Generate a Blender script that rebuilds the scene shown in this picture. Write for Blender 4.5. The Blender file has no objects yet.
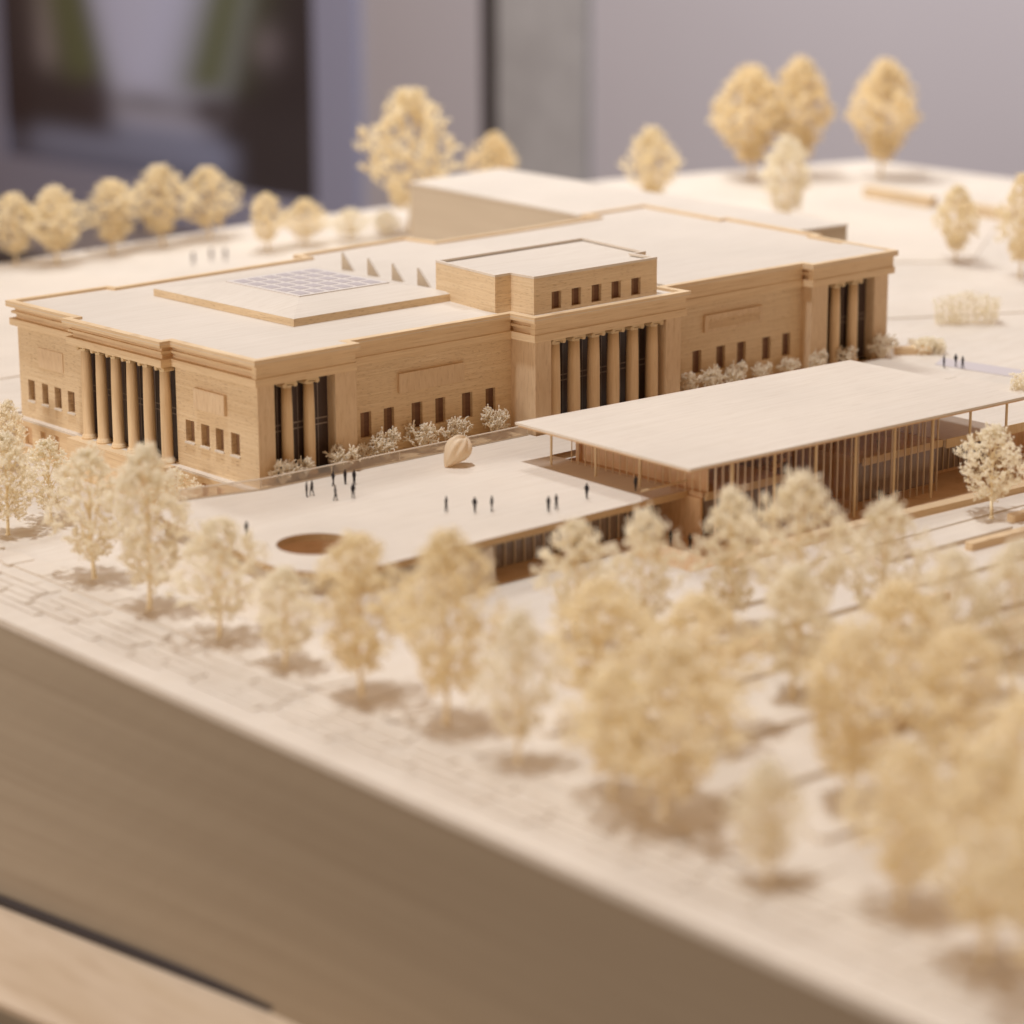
import bpy, bmesh, math, random
from mathutils import Vector, Matrix
K = 0.01                       # 1 m of architecture = 1 cm of model
S = bpy.context.scene
COL = S.collection
R = math.radians

# ------------------------------------------------------------------ materials
def mat(name, c1, c2=None, scale=(1, 1, 1), rough=0.65, fleck=0.0, fs=(1, 1, 1), bump=0.15, transl=None, spec=0.3, detail=6, nlo=0.3, nhi=0.7, flc=0.55, blotch=0.0):
    k = 1.0 if name[:5] in ('dried', 'twig', 'bush_', 'dark_') else .99 if name in ('wall_basswood', 'pier_basswood', 'cornice_basswood', 'column_dowel', 'inner_wood', 'inner_panel_wood', 'cast_resin') else .84        # albedo calibration against the lamp powers
    c1 = tuple(q * k for q in c1); c2 = tuple(q * k for q in c2) if c2 else None
    m = bpy.data.materials.new(name); m.use_nodes = True
    nt = m.node_tree; N = nt.nodes; L = nt.links
    b = N['Principled BSDF']; b.inputs['Roughness'].default_value = rough
    b.inputs['Specular IOR Level'].default_value = spec
    if c2 is None:
        b.inputs['Base Color'].default_value = (*c1, 1)
        return m
    tc = N.new('ShaderNodeTexCoord')
    mp = N.new('ShaderNodeMapping'); mp.inputs['Scale'].default_value = [s / K for s in scale]
    L.new(tc.outputs['Object'], mp.inputs['Vector'])
    n1 = N.new('ShaderNodeTexNoise'); n1.inputs['Scale'].default_value = 1; n1.inputs['Detail'].default_value = detail
    n1.inputs['Roughness'].default_value = 0.6
    L.new(mp.outputs[0], n1.inputs['Vector'])
    cr = N.new('ShaderNodeValToRGB')
    cr.color_ramp.elements[0].position = nlo; cr.color_ramp.elements[0].color = (*c1, 1)
    cr.color_ramp.elements[1].position = nhi; cr.color_ramp.elements[1].color = (*c2, 1)
    L.new(n1.outputs['Fac'], cr.inputs['Fac'])
    out = cr.outputs['Color']
    h = n1.outputs['Fac']
    if blotch:
        nb = N.new('ShaderNodeTexNoise'); nb.inputs['Scale'].default_value = 0.06 / K; nb.inputs['Detail'].default_value = 3
        L.new(tc.outputs['Object'], nb.inputs['Vector'])
        rr = N.new('ShaderNodeMapRange'); rr.inputs['From Min'].default_value = 0.35; rr.inputs['From Max'].default_value = 0.65
        rr.inputs['To Min'].default_value = 1 - blotch; rr.inputs['To Max'].default_value = 1 + blotch * .4
        L.new(nb.outputs['Fac'], rr.inputs['Value'])
        mu = N.new('ShaderNodeVectorMath'); mu.operation = 'SCALE'
        L.new(out, mu.inputs[0]); L.new(rr.outputs[0], mu.inputs['Scale']); out = mu.outputs[0]
    if fleck:
        mp2 = N.new('ShaderNodeMapping'); mp2.inputs['Scale'].default_value = [s / K for s in fs]
        L.new(tc.outputs['Object'], mp2.inputs['Vector'])
        n2 = N.new('ShaderNodeTexNoise'); n2.inputs['Scale'].default_value = 1; n2.inputs['Detail'].default_value = 2
        L.new(mp2.outputs[0], n2.inputs['Vector'])
        r2 = N.new('ShaderNodeMapRange'); r2.inputs['From Min'].default_value = flc; r2.inputs['From Max'].default_value = flc + 0.12
        r2.inputs['To Max'].default_value = fleck
        L.new(n2.outputs['Fac'], r2.inputs['Value'])
        mx = N.new('ShaderNodeMix'); mx.data_type = 'RGBA'; mx.blend_type = 'MULTIPLY'
        L.new(r2.outputs[0], mx.inputs['Factor']); L.new(out, mx.inputs[6])
        mx.inputs[7].default_value = (0.45, 0.32, 0.2, 1); out = mx.outputs[2]
        sb = N.new('ShaderNodeMath'); sb.operation = 'SUBTRACT'; L.new(n1.outputs['Fac'], sb.inputs[0]); L.new(r2.outputs[0], sb.inputs[1]); h = sb.outputs[0]
    L.new(out, b.inputs['Base Color'])
    if bump:
        bp = N.new('ShaderNodeBump'); bp.inputs['Strength'].default_value = bump; bp.inputs['Distance'].default_value = 0.1 * K
        L.new(h, bp.inputs['Height']); L.new(bp.outputs[0], b.inputs['Normal'])
    if transl:
        tr = N.new('ShaderNodeBsdfTranslucent'); tr.inputs['Color'].default_value = (*transl[0], 1)
        ms = N.new('ShaderNodeMixShader'); ms.inputs[0].default_value = transl[1]
        L.new(b.outputs[0], ms.inputs[1]); L.new(tr.outputs[0], ms.inputs[2])
        L.new(ms.outputs[0], N['Material Output'].inputs['Surface'])
    return m

M = {}
M['wall'] = mat('wall_basswood', (.70, .52, .31), (.82, .65, .43), (.10, .10, 5), fleck=.5, fs=(1.1, 1.1, 16), bump=.6, flc=.59, blotch=.05)
M['pier'] = mat('pier_basswood', (.68, .50, .31), (.76, .585, .385), (2.2, 2.2, .5), fleck=.2, fs=(5, 5, .7), bump=.3)
M['trim'] = mat('cornice_basswood', (.70, .51, .30), (.82, .64, .41), (.10, .10, 4.2), fleck=.25, fs=(.35, .35, 9), bump=.3, flc=.58)
M['roof'] = mat('roof_basswood', (.82, .735, .62), (.88, .80, .69), (.07, 1.6, 1.6), fleck=.10, fs=(.25, 3.6, 3.6), bump=.12, flc=.56, blotch=.04)
M['ply'] = mat('pale_veneer', (.84, .745, .62), (.90, .81, .69), (.07, 1.3, 1.3), fleck=.09, fs=(.3, 3.0, 3.0), bump=.1, flc=.56, blotch=.05)
M['edge'] = mat('sheet_edge_wood', (.58, .39, .20), (.74, .54, .31), (.15, .15, 5), fleck=.3, fs=(.4, .4, 8), bump=.2)
M['ground'] = mat('ground_veneer', (.82, .73, .61), (.89, .81, .70), (.10, .8, .8), fleck=.12, fs=(.3, 2.2, 2.2), bump=.15, flc=.56, blotch=.07)
M['column'] = mat('column_dowel', (.72, .52, .30), (.82, .63, .40), (3, 3, .2), fleck=.12, fs=(8, 8, .5), bump=.15)
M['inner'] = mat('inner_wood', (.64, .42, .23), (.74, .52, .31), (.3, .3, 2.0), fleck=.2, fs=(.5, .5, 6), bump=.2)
M['innerv'] = mat('inner_panel_wood', (.62, .40, .21), (.73, .50, .29), (2.2, 2.2, .25), fleck=.2, fs=(5, 5, .5), bump=.2)
M['stick'] = mat('stick_wood', (.74, .55, .30), (.84, .66, .42), (3, 3, .3), bump=.1)
M['mull'] = mat('thread_rod', (.80, .66, .50), rough=.5)
M['recess'] = mat('recess_dark_wood', (.16, .08, .05), (.24, .13, .08), (.4, .4, 2), bump=.1)  # wood colour darkened with the shade of the window reveals
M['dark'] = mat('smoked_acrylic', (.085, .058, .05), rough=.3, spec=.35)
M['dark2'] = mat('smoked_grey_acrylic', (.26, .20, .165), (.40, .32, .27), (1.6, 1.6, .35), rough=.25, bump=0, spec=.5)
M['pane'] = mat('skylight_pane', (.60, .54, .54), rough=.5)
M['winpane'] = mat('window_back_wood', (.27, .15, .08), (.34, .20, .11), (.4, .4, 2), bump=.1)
M['addwall'] = mat('plain_side_wood', (.66, .55, .41), (.72, .61, .46), (.05, .05, 1), bump=.05)
M['paneframe'] = mat('skylight_frame', (.84, .78, .72), rough=.5)
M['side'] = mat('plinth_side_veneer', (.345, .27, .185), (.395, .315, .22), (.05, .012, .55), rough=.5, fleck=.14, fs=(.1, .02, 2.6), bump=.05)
M['bench'] = mat('bench_wood', (.66, .50, .33), (.78, .62, .45), (.25, .04, .3), rough=.45, fleck=.12, fs=(.6, .1, .6), bump=.05)
M['crown'] = mat('dried_flower', (.98, .945, .82), (.99, .97, .91), (.7, .7, .7), rough=.8, bump=0, transl=((1, .92, .70), .55), detail=3)
M['crownpale'] = mat('dried_flower_pale', (.99, .97, .88), (.99, .98, .94), (.7, .7, .7), rough=.8, bump=0, transl=((1, .95, .82), .55), detail=3)
M['crowngold'] = mat('dried_flower_gold', (.98, .92, .75), (.99, .96, .85), (.5, .5, .5), rough=.8, bump=0, transl=((1, .90, .64), .55), detail=3)
M['trunk'] = mat('twig', (.90, .74, .46), (.95, .84, .60), (3, 3, .5), bump=.1)
M['sprout'] = mat('bush_sprout', (.96, .89, .74), (.98, .93, .82), (1.5, 1.5, 1.5), rough=.7, bump=0, transl=((1, .92, .76), .4), detail=2)
M['person'] = mat('dark_card_figure', (.022, .018, .022), rough=.6)
M['personback'] = mat('grey_card_figure', (.22, .19, .2), rough=.6)
M['sculpt'] = mat('cast_resin', (.80, .68, .50), (.88, .78, .62), (.5, .5, .5), rough=.5, bump=.2, transl=((.95, .75, .45), .3))
M['rail'] = mat('rail_strip', (.86, .76, .62), rough=.4)
M['roomwall'] = mat('painted_wall', (.555, .515, .545), (.575, .535, .565), (.01, .01, .01), rough=.9, bump=0)
M['concrete'] = mat('concrete_post', (.42, .40, .395), (.50, .48, .475), (.06, .06, .06), rough=.85, bump=.2, nlo=.35, nhi=.65)
M['gap_shade'] = mat('dark_gap', (.05, .04, .038), rough=.8)  # shade of narrow gaps, painted as a dark colour
M['whiteframe'] = mat('frame_white', (.40, .41, .56), rough=.5)
M['floor'] = mat('floor_dark', (.09, .07, .065), (.11, .09, .08), (.02, .02, .02), rough=.6, bump=0)
M['lilac'] = mat('lilac_card', (.70, .64, .64), rough=.6)

# acrylic (clear) for glazing and railing
g = bpy.data.materials.new('clear_acrylic'); g.use_nodes = True
nt = g.node_tree; nt.nodes.clear()
o = nt.nodes.new('ShaderNodeOutputMaterial'); t = nt.nodes.new('ShaderNodeBsdfTransparent'); gl = nt.nodes.new('ShaderNodeBsdfGlossy'); mx = nt.nodes.new('ShaderNodeMixShader')
t.inputs[0].default_value = (.93, .90, .88, 1); gl.inputs['Roughness'].default_value = .08; gl.inputs[0].default_value = (.9, .9, 1, 1)
mx.inputs[0].default_value = .035; nt.links.new(t.outputs[0], mx.inputs[1]); nt.links.new(gl.outputs[0], mx.inputs[2]); nt.links.new(mx.outputs[0], o.inputs[0])
M['glass'] = g

g2 = g.copy(); g2.name = 'frosted_acrylic'; M['frost'] = g2
n2 = g2.node_tree; d2 = n2.nodes.new('ShaderNodeBsdfTranslucent'); d3 = n2.nodes.new('ShaderNodeBsdfDiffuse'); d2.inputs[0].default_value = (.93, .88, .78, 1); d3.inputs[0].default_value = (.93, .88, .8, 1)
ma = n2.nodes.new('ShaderNodeMixShader'); mb_ = n2.nodes.new('ShaderNodeMixShader'); ma.inputs[0].default_value = .5; mb_.inputs[0].default_value = .38
n2.links.new(d2.outputs[0], ma.inputs[1]); n2.links.new(d3.outputs[0], ma.inputs[2])
oo = [x for x in n2.nodes if x.type == 'OUTPUT_MATERIAL'][0]; src_ = oo.inputs[0].links[0].from_socket
n2.links.new(src_, mb_.inputs[1]); n2.links.new(ma.outputs[0], mb_.inputs[2]); n2.links.new(mb_.outputs[0], oo.inputs[0])

# ------------------------------------------------------------------ mesh builder
class MB:
    def __init__(s): s.v = []; s.f = []; s.mi = []; s.cur = 0
    def quad(s, *p):
        n = len(s.v); s.v += [tuple(q) for q in p]; s.f.append(tuple(range(n, n + len(p)))); s.mi.append(s.cur); return s
    def box(s, x0, y0, z0, x1, y1, z1):
        return s.prism([(x0, y0), (x1, y0), (x1, y1), (x0, y1)], z0, z1)
    def prism(s, poly, z0, z1, top=True, bot=True):
        n = len(poly)
        for i in range(n):
            a = poly[i]; b = poly[(i + 1) % n]
            s.quad((a[0], a[1], z0), (b[0], b[1], z0), (b[0], b[1], z1), (a[0], a[1], z1))
        if top: s.quad(*[(p[0], p[1], z1) for p in poly])
        if bot: s.quad(*[(p[0], p[1], z0) for p in reversed(poly)])
        return s
    def ring(s, po, pi, z0, z1):
        n = len(po)
        for i in range(n):
            a, b = po[i], po[(i + 1) % n]; c, d = pi[i], pi[(i + 1) % n]
            s.quad((a[0], a[1], z0), (b[0], b[1], z0), (b[0], b[1], z1), (a[0], a[1], z1))
            s.quad((d[0], d[1], z0), (c[0], c[1], z0), (c[0], c[1], z1), (d[0], d[1], z1))
            s.quad((a[0], a[1], z1), (b[0], b[1], z1), (d[0], d[1], z1), (c[0], c[1], z1))
            s.quad((b[0], b[1], z0), (a[0], a[1], z0), (c[0], c[1], z0), (d[0], d[1], z0))
        return s
    def tube(s, p, q, r0, r1=None, n=6, caps=True):
        r1 = r0 if r1 is None else r1
        p = Vector(p); q = Vector(q); d = (q - p)
        if d.length < 1e-6: return s
        d.normalize(); a = d.orthogonal().normalized(); b = d.cross(a)
        k = len(s.v)
        for c, r in ((p, r0), (q, r1)):
            for i in range(n):
                t = 2 * math.pi * i / n; s.v.append(tuple(c + a * (r * math.cos(t)) + b * (r * math.sin(t))))
        for i in range(n):
            j = (i + 1) % n; s.f.append((k + i, k + j, k + n + j, k + n + i)); s.mi.append(s.cur)
        if caps:
            s.f.append(tuple(k + i for i in reversed(range(n)))); s.mi.append(s.cur)
            s.f.append(tuple(k + n + i for i in range(n))); s.mi.append(s.cur)
        return s
    def lathe(s, c, prof, n=20):
        k = len(s.v)
        for r, z in prof:
            for i in range(n):
                t = 2 * math.pi * i / n; s.v.append((c[0] + r * math.cos(t), c[1] + r * math.sin(t), c[2] + z))
        for j in range(len(prof) - 1):
            for i in range(n):
                i2 = (i + 1) % n; s.f.append((k + j * n + i, k + j * n + i2, k + (j + 1) * n + i2, k + (j + 1) * n + i)); s.mi.append(s.cur)
        s.f.append(tuple(k + i for i in reversed(range(n)))); s.mi.append(s.cur)
        e = k + (len(prof) - 1) * n
        s.f.append(tuple(e + i for i in range(n))); s.mi.append(s.cur)
        return s
    def blob(s, c, r, rnd, n=0):
        # small crumpled octahedron
        k = len(s.v); rr = [r * rnd.uniform(.6, 1.3) for _ in range(6)]
        m = Matrix.Rotation(rnd.uniform(0, 6), 3, Vector((rnd.uniform(-1, 1), rnd.uniform(-1, 1), rnd.uniform(-1, 1) + .01)).normalized())
        for d, q in zip(((1, 0, 0), (-1, 0, 0), (0, 1, 0), (0, -1, 0), (0, 0, 1), (0, 0, -1)), rr):
            s.v.append(tuple(Vector(c) + m @ (Vector(d) * q)))
        for f in ((0, 2, 4), (2, 1, 4), (1, 3, 4), (3, 0, 4), (2, 0, 5), (1, 2, 5), (3, 1, 5), (0, 3, 5)):
            s.f.append(tuple(k + i for i in f)); s.mi.append(s.cur)
        return s
    def build(s, name, m, parent=None, smooth=False, origin=(0, 0, 0), bevel=0.0):
        me = bpy.data.meshes.new(name)
        o0 = Vector(origin)
        me.from_pydata([tuple((Vector(v) - o0) * K) for v in s.v], [], s.f)
        for x in (m if isinstance(m, (list, tuple)) else [m]): me.materials.append(x)
        me.polygons.foreach_set('material_index', s.mi)
        if smooth: me.polygons.foreach_set('use_smooth', [True] * len(me.polygons))
        me.validate(); me.update()
        o = bpy.data.objects.new(name, me); COL.objects.link(o)
        if parent is None: o.location = o0 * K
        else:
            o.parent = parent; o.location = (o0 * K) - (parent.location if parent.parent is None else Vector((0, 0, 0)))
        if bevel:
            md = o.modifiers.new('bevel', 'BEVEL'); md.width = bevel * K; md.segments = 2; md.limit_method = 'ANGLE'
        return o

def tag(o, label=None, cat=None, group=None, kind=None):
    if label: o['label'] = label
    if cat: o['category'] = cat
    if group: o['group'] = group
    if kind: o['kind'] = kind
    return o
def empty(name, loc=(0, 0, 0)):
    o = bpy.data.objects.new(name, None); o.empty_display_size = .01
    o.location = Vector(loc) * K; COL.objects.link(o); return o
def copy_tree(o, parent=None):
    c = o.copy(); COL.objects.link(c)
    if parent: c.parent = parent
    for ch in list(o.children): copy_tree(ch, c)
    return c
def inset(poly, d):
    n = len(poly); out = []
    for i in range(n):
        p0 = Vector(poly[i - 1]); p1 = Vector(poly[i]); p2 = Vector(poly[(i + 1) % n])
        a = (p1 - p0).normalized(); b = (p2 - p1).normalized()
        na = Vector((-a.y, a.x)); nb = Vector((-b.y, b.x))
        bis = na + nb; L = bis.length
        bis.normalize(); k = d / max(.3, bis.dot(na)); out.append(tuple(p1 + bis * k))
    return out

def facade(mb, A, B, z0, z1, ops, depth):
    """outer wall face from A to B (outside on the right) with recessed openings (s0,s1,za,zb); returns recess panes"""
    A = Vector(A); B = Vector(B); L = (B - A).length; d = (B - A) / L; nin = Vector((-d.y, d.x))
    def P(s, z, k=0): q = A + d * s + nin * k; return (q.x, q.y, z)
    ss = sorted({0, L, *[o[0] for o in ops], *[o[1] for o in ops]}); zs = sorted({z0, z1, *[o[2] for o in ops], *[o[3] for o in ops]})
    for i in range(len(ss) - 1):
        for j in range(len(zs) - 1):
            cs = (ss[i] + ss[i + 1]) / 2; cz = (zs[j] + zs[j + 1]) / 2
            if any(o[0] < cs < o[1] and o[2] < cz < o[3] for o in ops): continue
            mb.quad(P(ss[i], zs[j]), P(ss[i + 1], zs[j]), P(ss[i + 1], zs[j + 1]), P(ss[i], zs[j + 1]))
    res = []
    for s0, s1, a, b in ops:
        mb.quad(P(s0, a), P(s0, b), P(s0, b, depth), P(s0, a, depth)); mb.quad(P(s1, b), P(s1, a), P(s1, a, depth), P(s1, b, depth))
        mb.quad(P(s0, b), P(s1, b), P(s1, b, depth), P(s0, b, depth)); mb.quad(P(s1, a), P(s0, a), P(s0, a, depth), P(s1, a, depth))
        res.append((P(s0, a, depth), P(s1, a, depth), P(s1, b, depth), P(s0, b, depth), P(s0, a), P(s1, a)))
    return res

def pane_obj(name, q, parent, m, sill=True, shade_strip=True):
    p0, p1, p2, p3 = [Vector(x) for x in q[:4]]
    n = (p1 - p0).cross(p3 - p0).normalized()       # outward
    mb = MB(); off = n * .05
    w = (p1 - p0); h = (p3 - p0)
    mb.quad(p0 + off, p1 + off, p2 + off, p3 + off); mb.quad(p3 - off, p2 - off, p1 - off, p0 - off)
    o = mb.build(name, m, parent)
    if shade_strip:
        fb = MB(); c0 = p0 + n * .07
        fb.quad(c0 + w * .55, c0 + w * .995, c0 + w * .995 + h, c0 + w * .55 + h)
        fb.build('reveal_shade', M['recess'], o)  # dark strip paints the shaded right-hand reveal onto the pane
    if sill:
        a = Vector(q[4]); b = Vector(q[5]); u = (b - a).normalized(); a = a - u * .1; b = b + u * .1; zz = Vector((0, 0, 1))
        sb = MB(); f_ = n * .16; k_ = -n * .04
        A_, B_, C_, D_ = a + f_, b + f_, b + k_, a + k_; t_ = zz * .2; e_ = zz * .015
        sb.quad(A_ + e_, B_ + e_, C_ + e_, D_ + e_); sb.quad(A_ - t_, B_ - t_, B_ + e_, A_ + e_); sb.quad(D_ - t_, C_ - t_, B_ - t_, A_ - t_)
        sb.quad(B_ - t_, C_ - t_, C_ + e_, B_ + e_); sb.quad(D_ - t_, A_ - t_, A_ + e_, D_ + e_)
        sb.build('sill', M['ply'], o)
    return o

# ------------------------------------------------------------------ table plinth and ground
ZG = -5.0
B0 = [(-37.4, -260), (215, -260), (240, -60), (254, 60), (262, 139), (202, 156), (116, 160), (59, 154), (-37.4, 150)]
gb = MB(); gb.prism(B0, ZG - .4, ZG); 
ground = tag(gb.build('ground', M['ground']), kind='structure')
sd = MB(); ins = inset(B0, .05)
fl_ = []
for q in range(101):
    y = -259.9 + 4.098 * q; u = (y + 57) / 9; sp = (u if u > 30 else math.log(1 + math.exp(u))) * 9
    fl_.append((y, -37.4 - .182 * sp))
rest = ins[1:-1]
top_ = [(-37.35, y) for y, x in reversed(fl_)]; bot_ = [(x, y) for y, x in reversed(fl_)]
top_ = top_ + rest; bot_ = bot_ + rest
for i in range(len(top_)):
    j = (i + 1) % len(top_); a, b, c, d = top_[i], top_[j], bot_[j], bot_[i]
    for m in range(6):
        L1 = lambda p, q, t: (p[0] + (q[0] - p[0]) * t, p[1] + (q[1] - p[1]) * t)
        p0, p1 = L1(d, a, m / 6), L1(c, b, m / 6); p2, p3 = L1(c, b, (m + 1) / 6), L1(d, a, (m + 1) / 6)
        zz = lambda t: -28.6 + (ZG - .4 + 28.6) * t
        sd.quad((*p0, zz(m / 6)), (*p1, zz(m / 6)), (*p2, zz((m + 1) / 6)), (*p3, zz((m + 1) / 6)))
sd.prism(bot_, -100, -28.6)
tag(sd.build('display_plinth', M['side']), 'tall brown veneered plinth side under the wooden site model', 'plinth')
# bench and floor
bn = MB()
bn.prism([(-55.57, -37.2), (-54.34, -43.4), (-30, -166), (-18, -164), (-38.0, -56.47), (-45.09, -19.44), (-75, 137), (-90, 134)], -29.1, -28.5)
bno = tag(bn.build('wooden_bench', M['bench'], bevel=.15), 'pale wooden bench top running along the foot of the brown plinth', 'bench')
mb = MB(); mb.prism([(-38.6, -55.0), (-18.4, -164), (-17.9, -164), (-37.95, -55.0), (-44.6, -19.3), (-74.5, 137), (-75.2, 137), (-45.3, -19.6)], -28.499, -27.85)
mb.build('gap_shade_strip', M['gap_shade'], bno)  # dark strip painted in for the shaded gap between bench and plinth
fl = MB(); fl.quad((-1500, -1500, -110), (1500, -1500, -110), (1500, 1500, -110), (-1500, 1500, -110))
tag(fl.build('floor', M['floor']), kind='structure')

# raised plateau behind and right of the building (z=0)
pl = MB()
pl.prism([(-37.3, 66), (-3, 66), (-3, 51.5), (105, 49), (90, 1.5), (88, -13.8), (99, -13.8), (100.5, -36), (232, -58), (252, 60), (259.5, 137.6), (201.5, 154.8), (116, 158.8), (59, 152.8), (-37.3, 148.8)], ZG + .004, -.05)
tag(pl.build('terrain', M['ground']), kind='structure')
# slightly raised sheets (paths and lawns) on the plateau behind
def sheet(name, poly, z0, z1, m, label=None, cat=None, group=None, kind=None):
    mb = MB(); mb.prism(poly, z0, z1); return tag(mb.build(name, m), label, cat, group, kind)
def rrect(cx, cy, lx, ly, r, a=0, n=5, wob=0, rnd=None):
    pts = []
    for qx, qy, t0 in ((1, 1, 0), (-1, 1, 90), (-1, -1, 180), (1, -1, 270)):
        for i in range(n + 1):
            t = R(t0 + 90 * i / n)
            x = qx * (lx / 2 - r) + r * math.cos(t); y = qy * (ly / 2 - r) + r * math.sin(t)
            pts.append((x, y))
    ca, sa = math.cos(a), math.sin(a)
    return [(cx + x * ca - y * sa, cy + x * sa + y * ca) for x, y in pts]
sheet('path', [(103, -7), (104, -21), (150, -50), (156, -46), (108, -17), (107, -5)], -.045, .03, M['lilac'], kind='structure')
sheet('path', [(119, 20), (150, 2), (215, 10), (212, 22), (150, 14), (124, 30)], -.045, .12, M['ply'], kind='structure')
sheet('lawn_sheet', [(140, 70), (170, 40), (205, 62), (196, 108), (160, 118)], -.045, .14, M['ply'], kind='structure')
for i, (c, b_, lab) in enumerate([((215.9, 101.4), (212.6, 83), 'long low tan garden wall far behind the museum at the right'), ((211.2, 75.5), (209.2, 63), 'short low tan garden wall between the two small trees at right edge')]):
    mb = MB(); x0, y0 = c; x1, y1 = b_
    mb.prism([(x0, y0), (x1, y1), (x1 + 2.5, y1 + .3), (x0 + 2.5, y0 + .3)], -.045, 1.9)
    tag(mb.build('garden_wall', M['wall']), lab, 'wall', 'low garden walls behind the museum')
sheet('lawn_sheet', [(3, 70), (60, 68), (75, 100), (60, 138), (-20, 138), (-20, 80)], -.045, .1, M['ply'], kind='structure')

# ------------------------------------------------------------------ foreground paving: engraved sheets
rnd = random.Random(4)
# street strip: rows of paving pads, wavy outline joints
pv = MB()
def strip(x0, x1, y0, y1, z, wob=0.5):
    n = max(3, int((y1 - y0) / 1.5)); L_ = []; R_ = []
    ph = rnd.uniform(0, 6)
    for i in range(n + 1):
        y = y0 + (y1 - y0) * i / n
        L_.append((x0 + wob * math.sin(y * .55 + ph), y)); R_.append((x1 + wob * math.sin(y * .47 + ph * 1.7), y))
    pv.prism(list(reversed(L_)) + R_ if False else [*R_, *reversed(L_)], ZG + .004, z)
y = -170
while y < 62:
    l = rnd.uniform(4.4, 5.6)
    for x0, x1 in ((-34.0, -32.9), (-32.7, -31.6), (-31.4, -30.2), (-30.0, -28.9), (-28.7, -27.5)):
        o = rnd.uniform(-1.2, 1.2); strip(x0, x1, y + o + .15, y + o + l - .15, ZG + .10 + rnd.uniform(0, .10), .04)
    y += l
tag(pv.build('pavement', M['ply']), kind='structure')
kerb = MB(); kerb.box(-37.38, -259, ZG + .004, -34.4, 149, ZG + .34)
tag(kerb.build('pavement', M['ply']), kind='structure')
# park sheets in layers
pk = MB()
def layer(poly, z0, z1): pk.prism(poly, z0, z1)
layer([(-26.6, -165), (90, -165), (95, -47), (40, -47), (8, -46), (-6, -42), (-14, -36), (-20, -24), (-22.5, -8), (-23.5, 10), (-26.5, 20)][::1], ZG + .004, ZG + .2)
for (x0, y0, x1, y1, z) in [(-10, -60, 30, -57.4, .5), (36, -60.4, 80, -57.8, .5), (-20, -68, 18, -66, .45), (24, -70, 70, -67.4, .5), (-22, -78, 2, -76, .45), (8, -79, 60, -76.6, .55),
                          (-21, -88, 40, -86.2, .5), (-20, -97, -2, -95, .45), (2, -99, 50, -96.4, .5), (-21, -110, 30, -107.6, .5), (-16, -122, 30, -119, .5), (40, -52.5, 60, -50.4, .5), (58, -56, 84, -54.2, .45), (4, -53, 30, -51.2, .45)]:
    pk.prism(rrect((x0 + x1) / 2, (y0 + y1) / 2, x1 - x0, y1 - y0, .9, R(-1.5)), ZG + .19, ZG + .2 + z)
for i in range(22):
    y0 = -44 - i * 5.6; w0 = rnd.uniform(1.2, 2.2)
    pk.prism(rrect(-24.4 + rnd.uniform(-.6, .6), y0, 4.6, w0, .5, R(-3)), ZG + .19, ZG + .34)
for i in range(9):
    y0 = 14 - i * 6.1
    pk.prism(rrect(-25.0 + rnd.uniform(-.4, .4), y0, 3.2, rnd.uniform(1.0, 1.8), .4, R(-3)), ZG + .004, ZG + .3)
tag(pk.build('path', M['ply']), kind='structure')
# low seat walls between the park trees (real benches that cast the dark stripes)
k = 0
for (x0, y0, L_, lab) in [(26, -63.6, 9, 'low tan seat wall among the right hand trees, the middle of three near the right pavilion corner'),
                          (50, -54.6, 12, 'low tan seat wall nearest the foot of the single sharp tree at right'),
                          (62, -50.8, 24, 'long tan seat wall at the right edge beyond the single sharp tree'),
                          (6, -62.2, 7, 'short tan seat wall hidden between the trees before the glass pavilion'),
                          (24, -73.8, 10, 'low tan seat wall between the tree rows at the right edge'),
                          (-4, -84.0, 9, 'low tan seat wall in the foreground tree grove'),
                          (14, -92.6, 12, 'low tan seat wall in the grove at the lower right edge')]:
    mb = MB(); mb.prism(rrect(x0 + L_ / 2, y0, L_, 1.1, .3, R(-2)), ZG + .19, ZG + 1.0)
    tag(mb.build('seat_wall', M['trim']), lab, 'seat wall', 'low seat walls in the park')
# kerb wall in front of the pavilion plaza
mb = MB(); mb.prism([(28, -42.6), (44, -42.0), (90, -44.6), (90, -42.9), (44, -40.6), (28, -41.0)], ZG + .004, ZG + .9)
tag(mb.build('plaza_wall', M['trim'], bevel=.06), 'long low tan wall along the plaza edge before the glass pavilion', 'wall')
mb = MB(); mb.prism([(24, -40.9), (44, -40.5), (90, -42.8), (100, -14), (33, -14), (24, -31)], ZG + .004, ZG + .06)
tag(mb.build('pavement', M['inner']), kind='structure')
mb = MB(); mb.prism([(30, -46.9), (90, -47.4), (90, -44.8), (44, -42.8), (30, -42.9)], ZG + .004, ZG + .35)
tag(mb.build('pavement', M['ply']), kind='structure')

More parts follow.
